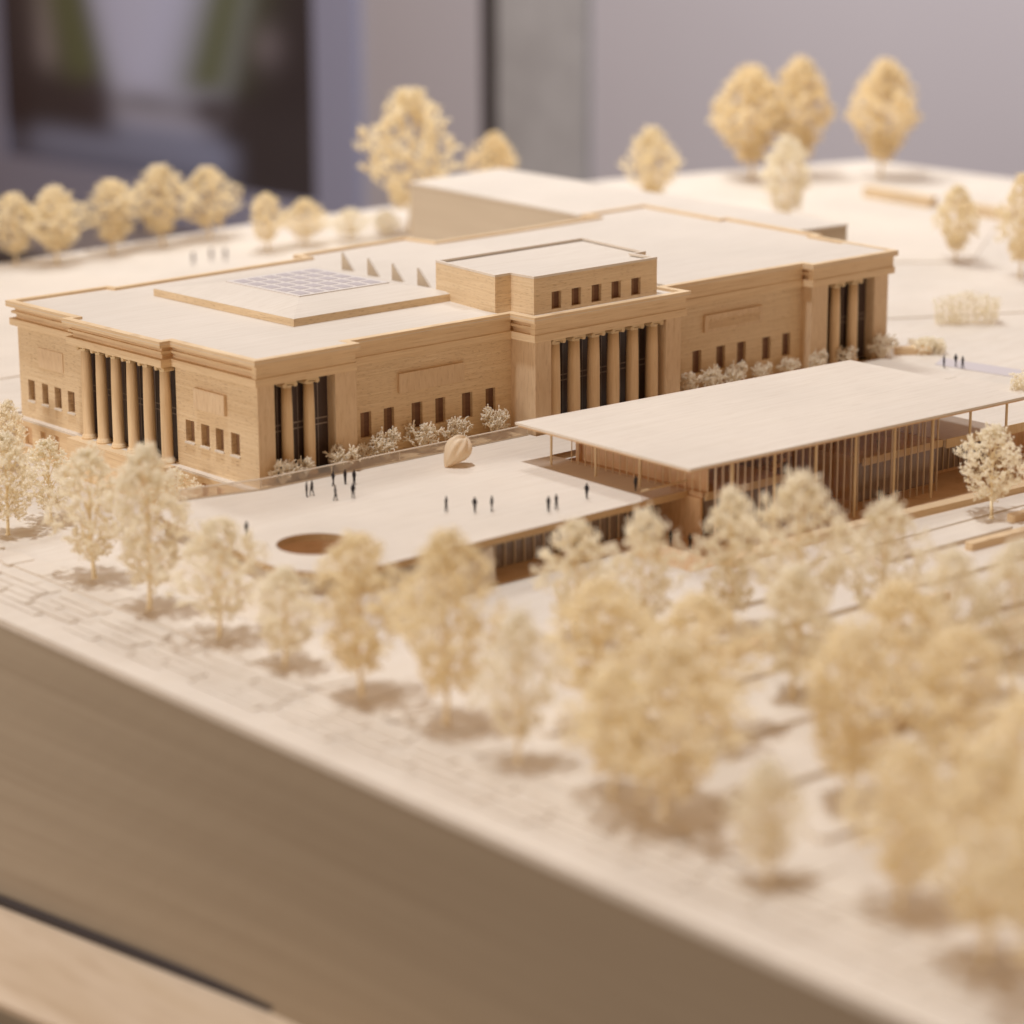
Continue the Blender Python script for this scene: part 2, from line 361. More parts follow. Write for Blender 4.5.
# ------------------------------------------------------------------ museum building
FP = [(0, 0), (14.4, 0), (14.4, 1.8), (37.8, 1.8), (37.8, -2.4), (63.1, -2.4), (63.1, 1.8), (87.4, 1.8), (87.4, 0), (103.7, 0),
      (105.8, 15.8), (107.1, 15.8), (110.2, 36.5), (108.9, 36.5), (111.5, 54.4), (97.8, 53.6), (97.5, 50.4), (80, 49.6), (67, 49.6), (66.5, 55.6), (46.0, 54.2), (45.8, 51.4), (15.2, 50.2), (14.9, 51.6), (0, 51.6), (0, 36.4), (-1.4, 36.4), (-1.4, 15.9), (0, 15.9)]
mus = empty('museum_building', (50, 25, 0))
tag(mus, 'long classical wooden museum model with columned porticoes and flat pale roof', 'museum')
WP = [(1, 1), (14.5, 1), (14.5, 2.7), (38.75, 2.7), (38.75, -1.5), (62.3, -1.5), (62.3, 2.7), (88.3, 2.7), (88.3, 1), (103, 1), (110.3, 53.3), (97, 52.4), (66, 48.5), (1, 50.6)]
panes = []; big = []; ZT = 11.0
def F(kind, A, B, ops, depth, lst, z0=-.35, z1=ZT):
    mb = MB(); lst += facade(mb, A, B, z0, z1, ops, depth); mb.build('wall' if kind == 'w' else 'pier', M['wall' if kind == 'w' else 'pier'], mus)
F('p', WP[0], WP[1], [(2.25, 10.55, 0, 10.9)], 1.55, big)
F('w', WP[2], WP[3], [(a - 14.5, b - 14.5, 2.45, 5.4) for a, b in ((16.3, 17.85), (19.65, 21.15), (23.7, 25.3), (27.2, 28.7), (31.2, 32.8), (34.8, 36.3))], .5, panes)
F('p', WP[1], WP[2], [], 0, [])
F('p', WP[3], WP[4], [], 0, [])
F('p', WP[4], WP[5], [(2.45, 21.1, 0, 10.9)], 2.6, big)
F('p', WP[5], WP[6], [], 0, [])
F('w', WP[6], WP[7], [(a - 62.3, b - 62.3, 2.2, 5.1) for a, b in ((68.7, 70.25), (72.9, 74.5), (76.6, 78.2), (81.2, 82.75), (84.9, 86.4))], .5, panes)
F('p', WP[7], WP[8], [], 0, [])
F('p', WP[8], WP[9], [(3.1, 12.1, 0, 10.9)], 1.55, big)
for i in range(9, 13): F('w', WP[i], WP[i + 1], [], 0, [])
# left facade, from back corner (1,50.6) to the near corner (1,1): s = 50.6 - y
F('w', WP[13], WP[0], [(50.6 - a, 50.6 - b, 1.85, 4.45) for a, b in ((48.7, 47.2), (45.5, 44.1), (42.6, 41.1), (39.6, 38.1))] +
  [(50.6 - 35.3, 50.6 - 16.5, -.2, 10.9)] +
  [(50.6 - a, 50.6 - b, 2.6, 5.1) for a, b in ((14.8, 13.1), (11.8, 10.2), (9.0, 7.5), (6.1, 4.5))], .8, panes)
pl_left = panes.pop(-5)          # portico opening on the left facade
lw = MB(); a_, b_ = pl_left[0], pl_left[1]
for i, q in enumerate(panes): pane_obj('window', q, mus, M['winpane'], sill=(i > 10), shade_strip=True)
# left portico: deeper glazed recess
def glazed(q, name='portico_glazing', nb=6, m='dark', extra=0.0):
    p0, p1, p2, p3 = [Vector(x) for x in q[:4]]
    n = (p1 - p0).cross(p3 - p0).normalized(); p = [x - n * extra + n * .03 for x in (p0, p1, p2, p3)]
    mb = MB(); mb.quad(*p)
    mb.quad(*[x - n * .2 for x in reversed(p)])
    o = mb.build(name, M[m], mus)
    fb = MB(); u = (p[1] - p[0]); h = Vector((0, 0, p[2].z - p[0].z))
    for i in range(nb * 3 + 1):
        a = p[0] + u * (i / (nb * 3)) + n * .08; w = u.normalized() * (.05)
        fb.quad(a - w, a + w, a + w + h, a - w + h)
    for k in (.0, .47, .53, .97):
        a = p[0] + h * k + n * .1; fb.quad(a, a + u, a + u + Vector((0, 0, .16)), a + Vector((0, 0, .16)))
    fb.build('glazing_frame', M['dark2'], o)
    return o
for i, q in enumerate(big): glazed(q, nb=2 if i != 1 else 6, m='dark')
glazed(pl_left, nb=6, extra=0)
# columns
def column(c, r, z0, z1, axis='x'):
    mb = MB(); H_ = z1 - z0
    mb.lathe((c[0], c[1], z0), [(r * 1.34, 0), (r * 1.34, .22), (r * 1.22, .3), (r * 1.25, .42), (r * 1.08, .55), (r * 1.0, .7), (r * 1.0, H_ * .35), (r * .95, H_ * .7), (r * .86, H_ - .75)], 24)
    co = mb.build('column', M['column'], mus, smooth=False)
    for p in co.data.polygons: p.use_smooth = abs(p.normal.z) < .5
    cb = MB()
    rx = r * 1.25
    cb.box(c[0] - rx, c[1] - rx, z1 - .36, c[0] + rx, c[1] + rx, z1 - .01)
    cb.lathe((c[0], c[1], z1 - .8), [(r * .88, 0), (r * .92, .2), (r * 1.02, .3)], 20)
    for sgn in (-1, 1):
        if axis == 'x':      # facade along x: scrolls run front to back
            cb.tube((c[0] + sgn * r * 1.08, c[1] - r * 1.12, z1 - .46), (c[0] + sgn * r * 1.08, c[1] + r, z1 - .46), .27, n=12)
        else:
            cb.tube((c[0] - r * 1.12, c[1] + sgn * r * 1.08, z1 - .46), (c[0] + r, c[1] + sgn * r * 1.08, z1 - .46), .27, n=12)
    cap = cb.build('capital', M['stick'], co); cap.location = (0, 0, 0); cap.parent = co
    cap.location = Vector((0, 0, 0))
for x in (42.5, 45.65, 48.8, 52.0, 55.15, 58.4): column((x, -.55), .77, 0, 10.95)
for x in (5.4, 8.4): column((x, 1.72), .66, 0, 10.95)
for x in (93.6, 97.0): column((x, 1.72), .70, 0, 10.95)
for y in (34.25, 31.1, 27.85, 24.6, 21.2, 17.8): column((.45, y), .68, -.35, 11.0, 'y')
# portico floors
mb = MB(); mb.box(41.2, -1.52, -.35, 59.8, 1.1, 0); mb.box(3.3, 1.02, -.35, 11.5, 2.5, 0); mb.box(91.5, 1.02, -.35, 100.3, 2.5, 0)
mb.build('portico_step', M['ply'], mus)
# panels
def panel(p0, p1, z0, z1, nrm, t=.32):
    mb = MB(); a = Vector(p0); b = Vector(p1); n = Vector(nrm) * t; e = -Vector(nrm) * .1
    P4 = [a + e, b + e, b + n, a + n]
    P4 = [(v.x, v.y) for v in P4]
    ar = sum(P4[i][0] * P4[(i + 1) % 4][1] - P4[(i + 1) % 4][0] * P4[i][1] for i in range(4))
    if ar < 0: P4.reverse()
    mb.prism(P4, z0, z1); return mb.build('relief_panel', M['pier'], mus, bevel=.05)
panel((21.7, 2.7), (31.35, 2.7), 6.9, 9.1, (0, -1))
rp = panel((70.5, 2.7), (80.8, 2.7), 7.2, 9.35, (0, -1))
rb = MB(); rr = random.Random(8)
for i in range(26):
    x = 71.2 + i * .36; h_ = rr.uniform(.9, 1.35)
    rb.box(x, 2.32, 7.55, x + .2, 2.40, 7.55 + h_)
rb.build('relief_figures', M['wall'], rp)
panel((1, 45.9), (1, 40.3), 6.45, 8.85, (-1, 0), .1)
panel((1, 12.5), (1, 6.7), 6.8, 9.1, (-1, 0), .42)
# base storey
BP = inset(FP[:1] + [(14.4, 0), (14.4, .2), (88, .2), (103.7, 0), (111.5, 54), (0, 51.6)], .3)
BP = [(.3, .35), (103.3, .35), (110.8, 52.5), (.3, 51.3)]
bb = MB(); bpn = []
for i in range(3): facade(bb, BP[i], BP[i + 1], ZG, -.36, [], 0)
bpn = facade(bb, BP[3], BP[0], ZG, -.36, [(51.3 - a, 51.3 - b, -3.6, -1.35) for a, b in ((48.9, 47.2), (45.2, 43.9), (42.1, 40.9), (39, 37.9), (33.2, 32), (29.8, 28.6), (26.4, 25.2), (22.8, 21.6), (11.0, 9.7), (8.1, 6.8), (5.2, 3.9))], .55)
bb.quad(*[(x, y, -.36) for x, y in BP])
base = bb.build('base_storey', M['trim'], mus)
for q in bpn: pane_obj('basement_window', q, mus, M['inner'], sill=True, shade_strip=False)
mb = MB(); mb.prism(inset(BP, -.16), -.62, -.352); mb.build('ledge', M['ply'], mus)
mb = MB(); mb.prism([(-1.4, 15.9), (.28, 15.9), (.28, 36.4), (-1.4, 36.4)], ZG + .01, -.354); mb.build('portico_base', M['trim'], mus)
# entablature: stacked sheets
def ent(poly, z0, z1, d, m='trim', name='entablature', bevel=0):
    mb = MB(); mb.prism(inset(poly, d), z0, z1); return mb.build(name, M[m], mus, bevel=bevel)
ent(FP, ZT, 11.85, .30, bevel=.12)
ent(FP, 11.85, 12.45, .95)
ent(FP, 12.45, 12.75, .5, bevel=.05)
ent(FP, 12.75, 13.3, .85)
ent(FP, 13.3, 13.62, .02, 'trim', bevel=.05)
for i in range(9):                      # flat fascia boards on the long front
    a, b_ = FP[i], FP[i + 1]
    if abs(a[1] - b_[1]) > .01: continue
    up0 = FP[i - 1][1] < a[1] - .01 if i else False; up1 = FP[i + 2][1] < b_[1] - .01 if i < 8 else False
    x0 = a[0] + (-.45 if up0 else .48); x1 = b_[0] + (.45 if up1 else -.48)
    mb = MB(); mb.prism([(x0, a[1] + .42), (x1, a[1] + .42), (x1, a[1] + 1.2), (x0, a[1] + 1.2)], 11.852, 12.9)
    k_ = len(mb.v); mb.prism([(x0, a[1] + .36), (x1, a[1] + .36), (x1, a[1] + 1.2), (x0, a[1] + 1.2)], 12.9, 13.298, top=False)
    mb.build('fascia_board', M['trim'], mus)
rf = MB(); rf.prism(inset(FP, .02), 13.62, 13.68); rf.build('roof', M['roof'], mus)
# parapet strips: full ring low, higher pieces at the back
par = MB(); po = inset(FP, .02); pi_ = inset(FP, .95)
par.ring(po, pi_, 13.68, 14.0); par.build('parapet', M['trim'], mus)
# sloping infill making the roof sheet flush at the front
fi = MB(); fi2 = MB(); fi.prism([(1.0, 1.0), (14.0, 1.0), (14.0, 2.8), (36.9, 2.8), (36.9, 7), (1.0, 12)], 13.68, 13.97); fi2.prism([(64.1, 2.8), (86.5, 2.8), (88.4, .98), (102.7, .98), (103.6, 9), (64.1, 9)], 13.68, 13.97)
fi.build('roof_sheet', M['roof'], mus); fi2.build('roof_sheet', M['roof'], mus)
# hipped skylight plinth
sk = MB(); X0, X1, Y0, Y1 = 15.9, 40.1, 14.1, 42.6
sk.prism([(X0, Y0), (X1, Y0), (X1, Y1), (X0, Y1)], 13.68, 14.6, top=False)
a = [(X0, Y0, 14.6), (X1, Y0, 14.6), (X1, Y1, 14.6), (X0, Y1, 14.6)]; b = [(21.6, 20.6, 15.5), (35.8, 20.6, 15.5), (35.8, 36.2, 15.5), (21.6, 36.2, 15.5)]
for i in range(4): sk.quad(a[i], a[(i + 1) % 4], b[(i + 1) % 4], b[i])
sk.quad(*b)
skp = sk.build('skylight_roof', M['roof'], mus)
for p in skp.data.polygons: p.use_smooth = False
mb = MB(); mb.ring([(X0, Y0), (X1, Y0), (X1, Y1), (X0, Y1)], inset([(X0, Y0), (X1, Y0), (X1, Y1), (X0, Y1)], -.05), 13.7, 14.55)
mb.build('skylight_curb', M['wall'], mus)
fr = MB(); fr.box(21.9, 20.9, 15.49, 35.5, 35.9, 15.62); fro = fr.build('skylight', M['paneframe'], mus)
pn = MB()
for i in range(6):
    for j in range(5):
        x = 22.5 + i * 2.15; y = 21.6 + j * 2.85; pn.box(x, y, 15.6, x + 1.5, y + 2.05, 15.66)
pn.build('pane', M['pane'], fro)
# saw-tooth roof lights
for (x, y0, y1, zt) in [(44.5, 39.3, 41.7, 15.9), (44.1, 33.6, 35.9, 15.85), (43.8, 28.4, 30.6, 15.8), (43.7, 23.1, 25.5, 15.85)]:
    mb = MB(); x2 = x + .35; eb = MB()
    A = [(x, y0, 13.68), (x, y1, 13.68), (x, y1, zt)]; Bv = [(x2, p[1], p[2]) for p in A]
    mb.quad(A[0], A[2], A[1]); mb.quad(Bv[0], Bv[1], Bv[2]); mb.quad(A[0], Bv[0], Bv[2], A[2]); mb.quad(A[2], Bv[2], Bv[1], A[1]); mb.quad(A[1], Bv[1], Bv[0], A[0])
    so = mb.build('triangular_roof_fin', M['roof'], mus)
    eb.quad((x - .05, y0, 13.69), (x - .05, y1, zt), (x - .05, y1, 13.69)); eb.build('gable_end', M['addwall'], so)
# penthouse
PH = [(40.0, .1), (59.8, .1), (59.8, 4.1), (61.9, 4.1), (64.2, 17.6), (39.7, 17.2), (37.6, 4.1), (40.0, 4.1)]
pb = MB(); pp = []
for i in range(len(PH)):
    A, B = PH[i], PH[(i + 1) % len(PH)]
    ops = [(x0 - 40.0, x1 - 40.0, 14.05, 16.1) for x0, x1 in ((42.75, 44.3), (45.9, 47.45), (49.1, 50.7), (52.3, 53.9), (55.55, 57.15))] if i == 0 else []
    pp += facade(pb, A, B, 13.68, 17.96, ops, .55)
pw = pb.build('penthouse', M['wall'], mus)
for q in pp: pane_obj('penthouse_window', q, mus, M['winpane'], sill=False, shade_strip=True)
mb = MB(); mb.prism(inset(PH, .01), 17.7, 17.85); mb.build('penthouse_roof', M['roof'], mus)
mb = MB(); mb.ring(inset(PH, -.02), inset(PH, .4), 17.95, 18.22); mb.build('penthouse_parapet', M['ply'], mus)
# rear addition
AD = empty('rear_addition', (115, 70, 0))
tag(AD, 'plain blurred wooden box wing joined behind the columned museum', 'building')
mb = MB(); adp = [(103.2, 55.5), (112.5, 55.0), (110.5, 39), (113.5, 24.5), (121.7, 24.2), (130.7, 108), (108.7, 105.5)]
adp = [(101.5, 54.4), (112.3, 55.6), (109.8, 25.4), (121.7, 24.2), (130.7, 108), (108.7, 105.5)]
mb.prism(adp, -.045, 12.7, top=False); mb.build('wall', M['addwall'], AD)
mb = MB(); mb.prism(inset(adp, -.1), 12.7, 13.0); mb.build('roof', M['roof'], AD)

# ------------------------------------------------------------------ terrace with oculus
def arc(cx, cy, r, a0, a1, n): return [(cx + r * math.cos(R(a0 + (a1 - a0) * i / n)), cy + r * math.sin(R(a0 + (a1 - a0) * i / n))) for i in range(n + 1)]
T = [(33.5, -31.0)] + [(33.5, -9.8), (86, -9.8), (88, .2), (63.5, .2), (63.2, -2.0), (38.4, -2.0), (38.4, -.75), (0, -.45), (-9.5, 1.8)]
T += [(-12.6, -.3), (-14.6, -3.5)] + arc(-9.2, -24.2, 7.2, 180, 270, 10) + [(0, -31.4)]
HC = (-8.5, -21.3)
def holed(poly, hc, hr, z0, z1, name, m, parent=None, n=48):
    bm = bmesh.new()
    ov = [bm.verts.new((x, y, z1)) for x, y in poly]; oe = [bm.edges.new((ov[i], ov[(i + 1) % len(ov)])) for i in range(len(ov))]
    hv = [bm.verts.new((hc[0] + hr * math.cos(2 * math.pi * i / n), hc[1] + hr * math.sin(2 * math.pi * i / n), z1)) for i in range(n)]
    he = [bm.edges.new((hv[i], hv[(i + 1) % n])) for i in range(n)]
    bmesh.ops.triangle_fill(bm, use_beauty=True, use_dissolve=False, edges=oe + he)
    r_ = bmesh.ops.extrude_face_region(bm, geom=list(bm.faces))
    bmesh.ops.translate(bm, vec=(0, 0, z0 - z1), verts=[g_ for g_ in r_['geom'] if isinstance(g_, bmesh.types.BMVert)])
    bmesh.ops.recalc_face_normals(bm, faces=bm.faces)
    for v in bm.verts: v.co = v.co * K
    me = bpy.data.meshes.new(name); bm.to_mesh(me); bm.free()
    for x in m: me.materials.append(x)
    if len(m) > 1:
        for p in me.polygons: p.material_index = 0 if abs(p.normal.z) > .5 else 1
    o = bpy.data.objects.new(name, me); COL.objects.link(o)
    if parent: o.parent = parent; o.location = -parent.location
    return o
ter = empty('sculpture_terrace', (0, -16, ZG))
tag(ter, 'raised pale wooden terrace with rounded corner and round oculus before the museum', 'terrace')
holed(T, HC, 3.95, -.75, 0, 'deck', [M['ply'], M['edge']], ter)
TB = [(6.8, -30.2), (6.8, -26.5), (33.0, -26.5), (33.0, -10.2), (85, -10.2), (87, -.2), (0, -.9), (-9.0, 1.0), (-11.6, -1), (-13.2, -4)] + arc(-9.0, -24.0, 5.4, 180, 270, 8)
holed(TB, HC, 4.3, ZG + .01, -.751, 'base', [M['ply'], M['inner']], ter)
# earth berm falling from the deck to the ground
outl = [(6.7, -30.4)] + list(reversed(arc(-9.0, -24.0, 6.0, 180, 270, 10))) + [(-13.8, -4), (-12.0, -.2), (-9.2, 1.4)]
outb = [(6.7, -30.8)] + list(reversed(arc(-9.0, -24.0, 10.2, 180, 270, 10))) + [(-18.2, -4), (-16.0, 3.2), (-9.2, 6.2)]
mb = MB()
for i in range(len(outl) - 1):
    a, b, c, d = outl[i], outl[i + 1], outb[i + 1], outb[i]
    mb.quad((a[0], a[1], -1.15), (b[0], b[1], -1.15), (c[0], c[1], ZG + .02), (d[0], d[1], ZG + .02))
mb.quad((6.7, -30.4, -1.15), (6.7, -30.8, ZG + .02), (6.7, -26.6, ZG + .02), (6.7, -26.6, -1.15))
mb.build('berm', M['ply'], ter)
# lobby front under the terrace
mb = MB(); mb.quad((6.9, -26.7, ZG + .05), (32.9, -26.7, ZG + .05), (32.9, -26.7, -.76), (6.9, -26.7, -.76)); lg = mb.build('lobby_glazing', M['dark2'], ter)
for i in range(20):
    x = 7.3 + i * 1.33
    m_ = MB(); m_.box(x, -26.95, ZG + .06, x + .14, -26.75, -.76); m_.build('mullion', M['mull'], lg)
mb = MB(); mb.box(7, -31, ZG + .004, 33.4, -26.8, ZG + .08); mb.build('threshold', M['inner'], ter)
# low glass balustrade along the moat
bal = empty('balustrade', (15, 0, 0))
tag(bal, 'low clear balustrade with pale handrail between terrace and museum bushes', 'balustrade')
pts = [(-9.2, 1.5), (0, -.62), (38.0, -.95)]
for i in range(2):
    A = Vector(pts[i]); B = Vector(pts[i + 1])
    mb = MB(); mb.quad((A.x, A.y, 0), (B.x, B.y, 0), (B.x, B.y, 1.2), (A.x, A.y, 1.2)); mb.build('clear_panel', M['frost'], bal)
    mb = MB(); mb.tube((A.x, A.y, 1.25), (B.x, B.y, 1.25), .09, n=6); mb.build('handrail', M['rail'], bal)
    mb = MB(); mb.tube((A.x, A.y, .1), (B.x, B.y, .1), .1, n=4); mb.build('bottom_rail', M['rail'], bal)
    n = int((B - A).length / 9)
    for j in range(n + 1):
        p = A + (B - A) * (j / n); mb = MB(); mb.tube((p.x, p.y, 0), (p.x, p.y, 1.2), .05, n=5); mb.build('post', M['rail'], bal)
# planting bed between
sheet('planting_bed', [(38.0, -.5), (38.0, 2.6), (14.6, 2.6), (14.6, .9), (1, .9), (.2, -.2), (1, -.4)][::-1], -.3, -.04, M['edge'], kind='structure')
sheet('planting_bed', [(63.3, .3), (88, .35), (103.5, .35), (103.5, .95), (88.4, .95), (88.2, 2.6), (63.3, 2.6)], -.3, -.04, M['edge'], kind='structure')
sheet('pavement', [(86.1, -13.7), (99, -13.7), (104.5, .3), (88.1, .3)], -.6, -.002, M['ply'], kind='structure')

# ------------------------------------------------------------------ glass pavilion under the canopy
pav = empty('glass_pavilion', (50, -25, ZG))
tag(pav, 'glass walled wooden pavilion under a thin pale flat canopy on slender poles', 'pavilion')
CP = [(26.9, -37.6), (79.0, -39.3), (80.3, -12.4), (28.15, -9.77)]
mb = MB(); mb.prism(inset(CP, 0), 4.34, 4.6); co = mb.build('canopy_roof', M['ply'], pav)
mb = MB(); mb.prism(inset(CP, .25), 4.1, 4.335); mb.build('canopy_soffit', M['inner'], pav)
def pole(x, y, z0, z1=4.1, r=.13):
    mb = MB(); mb.tube((x, y, z0), (x, y, z1), r, n=8); mb.build('pole', M['stick'], pav)
for i in range(1, 9): pole(27.5 + 6.13 * i, -36.9 - .19 * i, ZG + .05, r=.15)
for (x, y) in ((30.4, -13.2), (30.5, -20.1), (30.7, -26.6), (78.4, -16), (78.2, -25)): pole(x, y, 0 if x < 60 else 0)
# floors (z=0) inside
def slab(poly, z0, z1, name='floor_slab', m='inner'):
    mb = MB(); mb.prism(poly, z0, z1); return mb.build(name, M[m], pav)
fs_ = [(33.55, -33.0), (45.5, -33.4), (45.7, -14), (33.55, -14)]
slab(fs_, -.5, .02, m='inner'); 
mb = MB(); mb.box(33.5, -33.5, -.72, 45.7, -33.32, .12); mb.build('slab_fascia', M['stick'], pav)
slab([(57, -34.0), (70.2, -34.4), (70.2, -14), (57, -14)], -.5, .02)
mb = MB(); mb.box(56.9, -34.6, -.72, 70.4, -34.42, .12); mb.build('slab_fascia', M['stick'], pav)
slab([(45.7, -18), (57, -18), (57, -14), (45.7, -14)], -.5, .02)
# lower storey walls
mb = MB(); mb.box(33.2, -33.0, ZG + .05, 33.6, -14, -.5); mb.build('side_wall', M['innerv'], pav)
mb = MB(); mb.box(34.6, -32.2, ZG + .06, 45.2, -32.0, -.5); mb.build('inner_glazing', M['dark2'], pav)
mb = MB(); mb.box(57.2, -33.9, ZG + .06, 70.0, -33.7, -.5); ig = mb.build('inner_glazing', M['dark2'], pav)
mb = MB(); mb.box(45.2, -32.2, ZG + .06, 45.5, -14, -.5); mb.box(57.0, -33.7, ZG + .06, 57.2, -14, -.5); mb.build('core_wall', M['innerv'], pav)
mb = MB(); mb.box(33.6, -14.0, ZG + .06, 70, -13.7, 4.1); mb.build('back_wall', M['innerv'], pav)
mb = MB(); mb.box(47.5, -19.2, .03, 55.5, -18.2, 3.2); mb.box(38.0, -22, .03, 42.5, -15, 3.0); mb.box(60, -23, .03, 67.5, -16, 2.6); mb.build('core_wall', M['inner'], pav)
# stair in the void
st = MB()
for i in range(10): st.box(47 + i * .8, -26, ZG + .06 + i * .46, 47.8 + i * .8, -23.5, ZG + .52 + i * .46)
st.build('stair', M['inner'], pav)
# glass skin + mullions
mb = MB(); mb.quad((32.7, -35.6, ZG + .06), (67.2, -36.4, ZG + .06), (67.2, -36.4, 4.1), (32.7, -35.6, 4.1)); gf = mb.build('front_glazing', M['glass'], pav)
m0 = None
for i in range(33):
    x = 32.7 + i * (34.5 / 32); y = -35.6 - .8 * i / 32
    mb = MB(); mb.box(x - .045, y - .09, ZG + .06, x + .045, y + .09, 4.09); mb.build('mullion', M['mull'], gf)
mb = MB(); mb.quad((32.7, -14, .02), (32.7, -35.6, .02), (32.7, -35.6, 4.1), (32.7, -14, 4.1)); gs = mb.build('side_glazing', M['glass'], pav)
for i in range(21):
    y = -35.6 + i * 1.08
    mb = MB(); mb.box(32.66, y - .04, .02, 32.74, y + .04, 4.09); mb.build('mullion', M['stick'], gs)
mb = MB(); mb.box(34.3, -33.0, .03, 34.4, -14, 3.6); mb.build('inner_screen', M['innerv'], pav)
mb = MB(); mb.quad((67.2, -36.4, ZG + .06), (67.2, -14, ZG + .06), (67.2, -14, 4.1), (67.2, -36.4, 4.1)); gr = mb.build('side_glazing', M['glass'], pav)
for i in range(0, 20, 2):
    y = -36.4 + i * 1.08
    mb = MB(); mb.box(67.12, y - .06, .06, 67.28, y + .06, 4.09); mb.build('mullion', M['stick'], gr)
# entry corner and low parapet on terrace side
mb = MB(); mb.box(26.8, -30.95, .005, 33.4, -30.75, 1.0); mb.build('clear_parapet', M['glass'], pav)
mb = MB(); mb.box(26.8, -30.98, .95, 33.4, -30.72, 1.08); mb.build('parapet_rail', M['stick'], pav)
# side roof terrace to the right
sr = empty('annex_terrace', (85, -25, ZG))
tag(sr, 'flat pale roofed annex with glass front right of the canopy pavilion', 'building')
mb = MB(); mb.prism([(70.5, -34.9), (100.2, -36.2), (99.2, -14), (70.5, -13.9)], -.75, .05); mb.build('roof', [M['ply']], sr)
mb = MB(); mb.prism([(70.5, -35.02), (100.2, -36.33), (100.2, -36.22), (70.5, -34.92)], -.85, .22); mb.build('fascia', M['stick'], sr)
mb = MB(); mb.box(70.5, -31.6, ZG + .06, 98, -14, -.76); aw = mb.build('wall', M['innerv'], sr)
mb = MB(); mb.box(70.6, -31.85, ZG + .5, 82, -31.61, -.9); ag = mb.build('window', M['dark2'], sr)
for i in range(12):
    mb = MB(); mb.box(70.8 + i, -32.0, ZG + .5, 70.9 + i, -31.86, -.9); mb.build('mullion', M['mull'], ag)

# ------------------------------------------------------------------ sculpture
def sculpture():
    bm = bmesh.new(); bmesh.ops.create_uvsphere(bm, u_segments=48, v_segments=32, radius=1)
    rr = random.Random(2)
    for v in bm.verts:
        x, y, z = v.co; a = math.atan2(y, x); t = (z + 1) / 2
        prof = .36 + 1.05 * (t ** .75)
        rid = 1 + .10 * abs(math.sin(a * 4.5 + 1.2 * t)) - .08
        if t > .45: rid += .05 * math.sin(a * 9)
        v.co = Vector((x * prof * rid * 1.25, y * prof * rid * 1.05, z * 1.75 + .18 * math.sin(5 * a) * (t ** 3)))
    m_ = Matrix.Rotation(R(38), 4, Vector((.35, 1, 0)).normalized())
    bmesh.ops.transform(bm, matrix=m_, verts=bm.verts)
    zmin = min(v.co.z for v in bm.verts)
    for v in bm.verts: v.co = Vector((v.co.x, v.co.y, v.co.z - zmin)) * K
    me = bpy.data.meshes.new('sculpture'); bm.to_mesh(me); bm.free(); me.materials.append(M['sculpt'])
    for p in me.polygons: p.use_smooth = True
    o = bpy.data.objects.new('sculpture', me); COL.objects.link(o); o.location = Vector((22.2, -6.6, .01)) * K
    o.scale = (1.15, 1.15, 1.1)
    tag(o, 'cream shell shaped abstract sculpture lying tilted on the terrace', 'sculpture')
sculpture()

# ------------------------------------------------------------------ people
def person_mesh(name, pose, m):
    me = bpy.data.meshes.new(name)
    st_, arm, lean = pose
    V = [(0, 0, .92), (0, lean * .3, 1.18), (0, lean * .6, 1.42), (0, lean * .7, 1.52), (0, lean * .8 - .01, 1.66), (0, lean * .8 - .01, 1.74),
         (.17, lean * .6, 1.40), (.22, lean * .3 + arm * .1, 1.14), (.21, lean * .3 - arm * .12, .9),
         (-.17, lean * .6, 1.40), (-.22, lean * .3 - arm * .1, 1.14), (-.20, lean * .3 + arm * .14, .92),
         (.09, 0, .88), (.10, -st_ * .5, .48), (.10, -st_ * .6, .06), (.10, -st_ * .6 - .14, .03),
         (-.09, 0, .88), (-.10, st_ * .3, .48), (-.10, st_ * .9, .06), (-.10, st_ * .9 - .14, .03)]
    E_ = [(0, 1), (1, 2), (2, 3), (3, 4), (4, 5), (2, 6), (6, 7), (7, 8), (2, 9), (9, 10), (10, 11), (0, 12), (12, 13), (13, 14), (14, 15), (0, 16), (16, 17), (17, 18), (18, 19)]
    r_ = [.15, .14, .15, .065, .11, .085, .08, .06, .045, .08, .06, .045, .11, .075, .05, .045, .11, .075, .05, .045]
    me.from_pydata([Vector(v) * K for v in V], E_, [])
    o = bpy.data.objects.new(name, me); COL.objects.link(o)
    sm = o.modifiers.new('skin', 'SKIN'); sm.use_smooth_shade = True
    for i, q in enumerate(me.skin_vertices[0].data): q.radius = (r_[i] * K * 1.15, r_[i] * K * .95); q.use_root = (i == 0)
    o.modifiers.new('sub', 'SUBSURF').levels = 1
    dg = bpy.context.evaluated_depsgraph_get(); dg.update()
    me2 = bpy.data.meshes.new_from_object(o.evaluated_get(dg)); me2.materials.clear(); me2.materials.append(m)
    me2.name = name
    bpy.data.objects.remove(o); return me2
PM = [person_mesh('person', (.0, .1, .0), M['person']), person_mesh('person', (.28, .8, .03), M['person']), person_mesh('person', (.14, -.6, -.04), M['person'])]
PB = person_mesh('person', (.1, .2, 0), M['personback'])
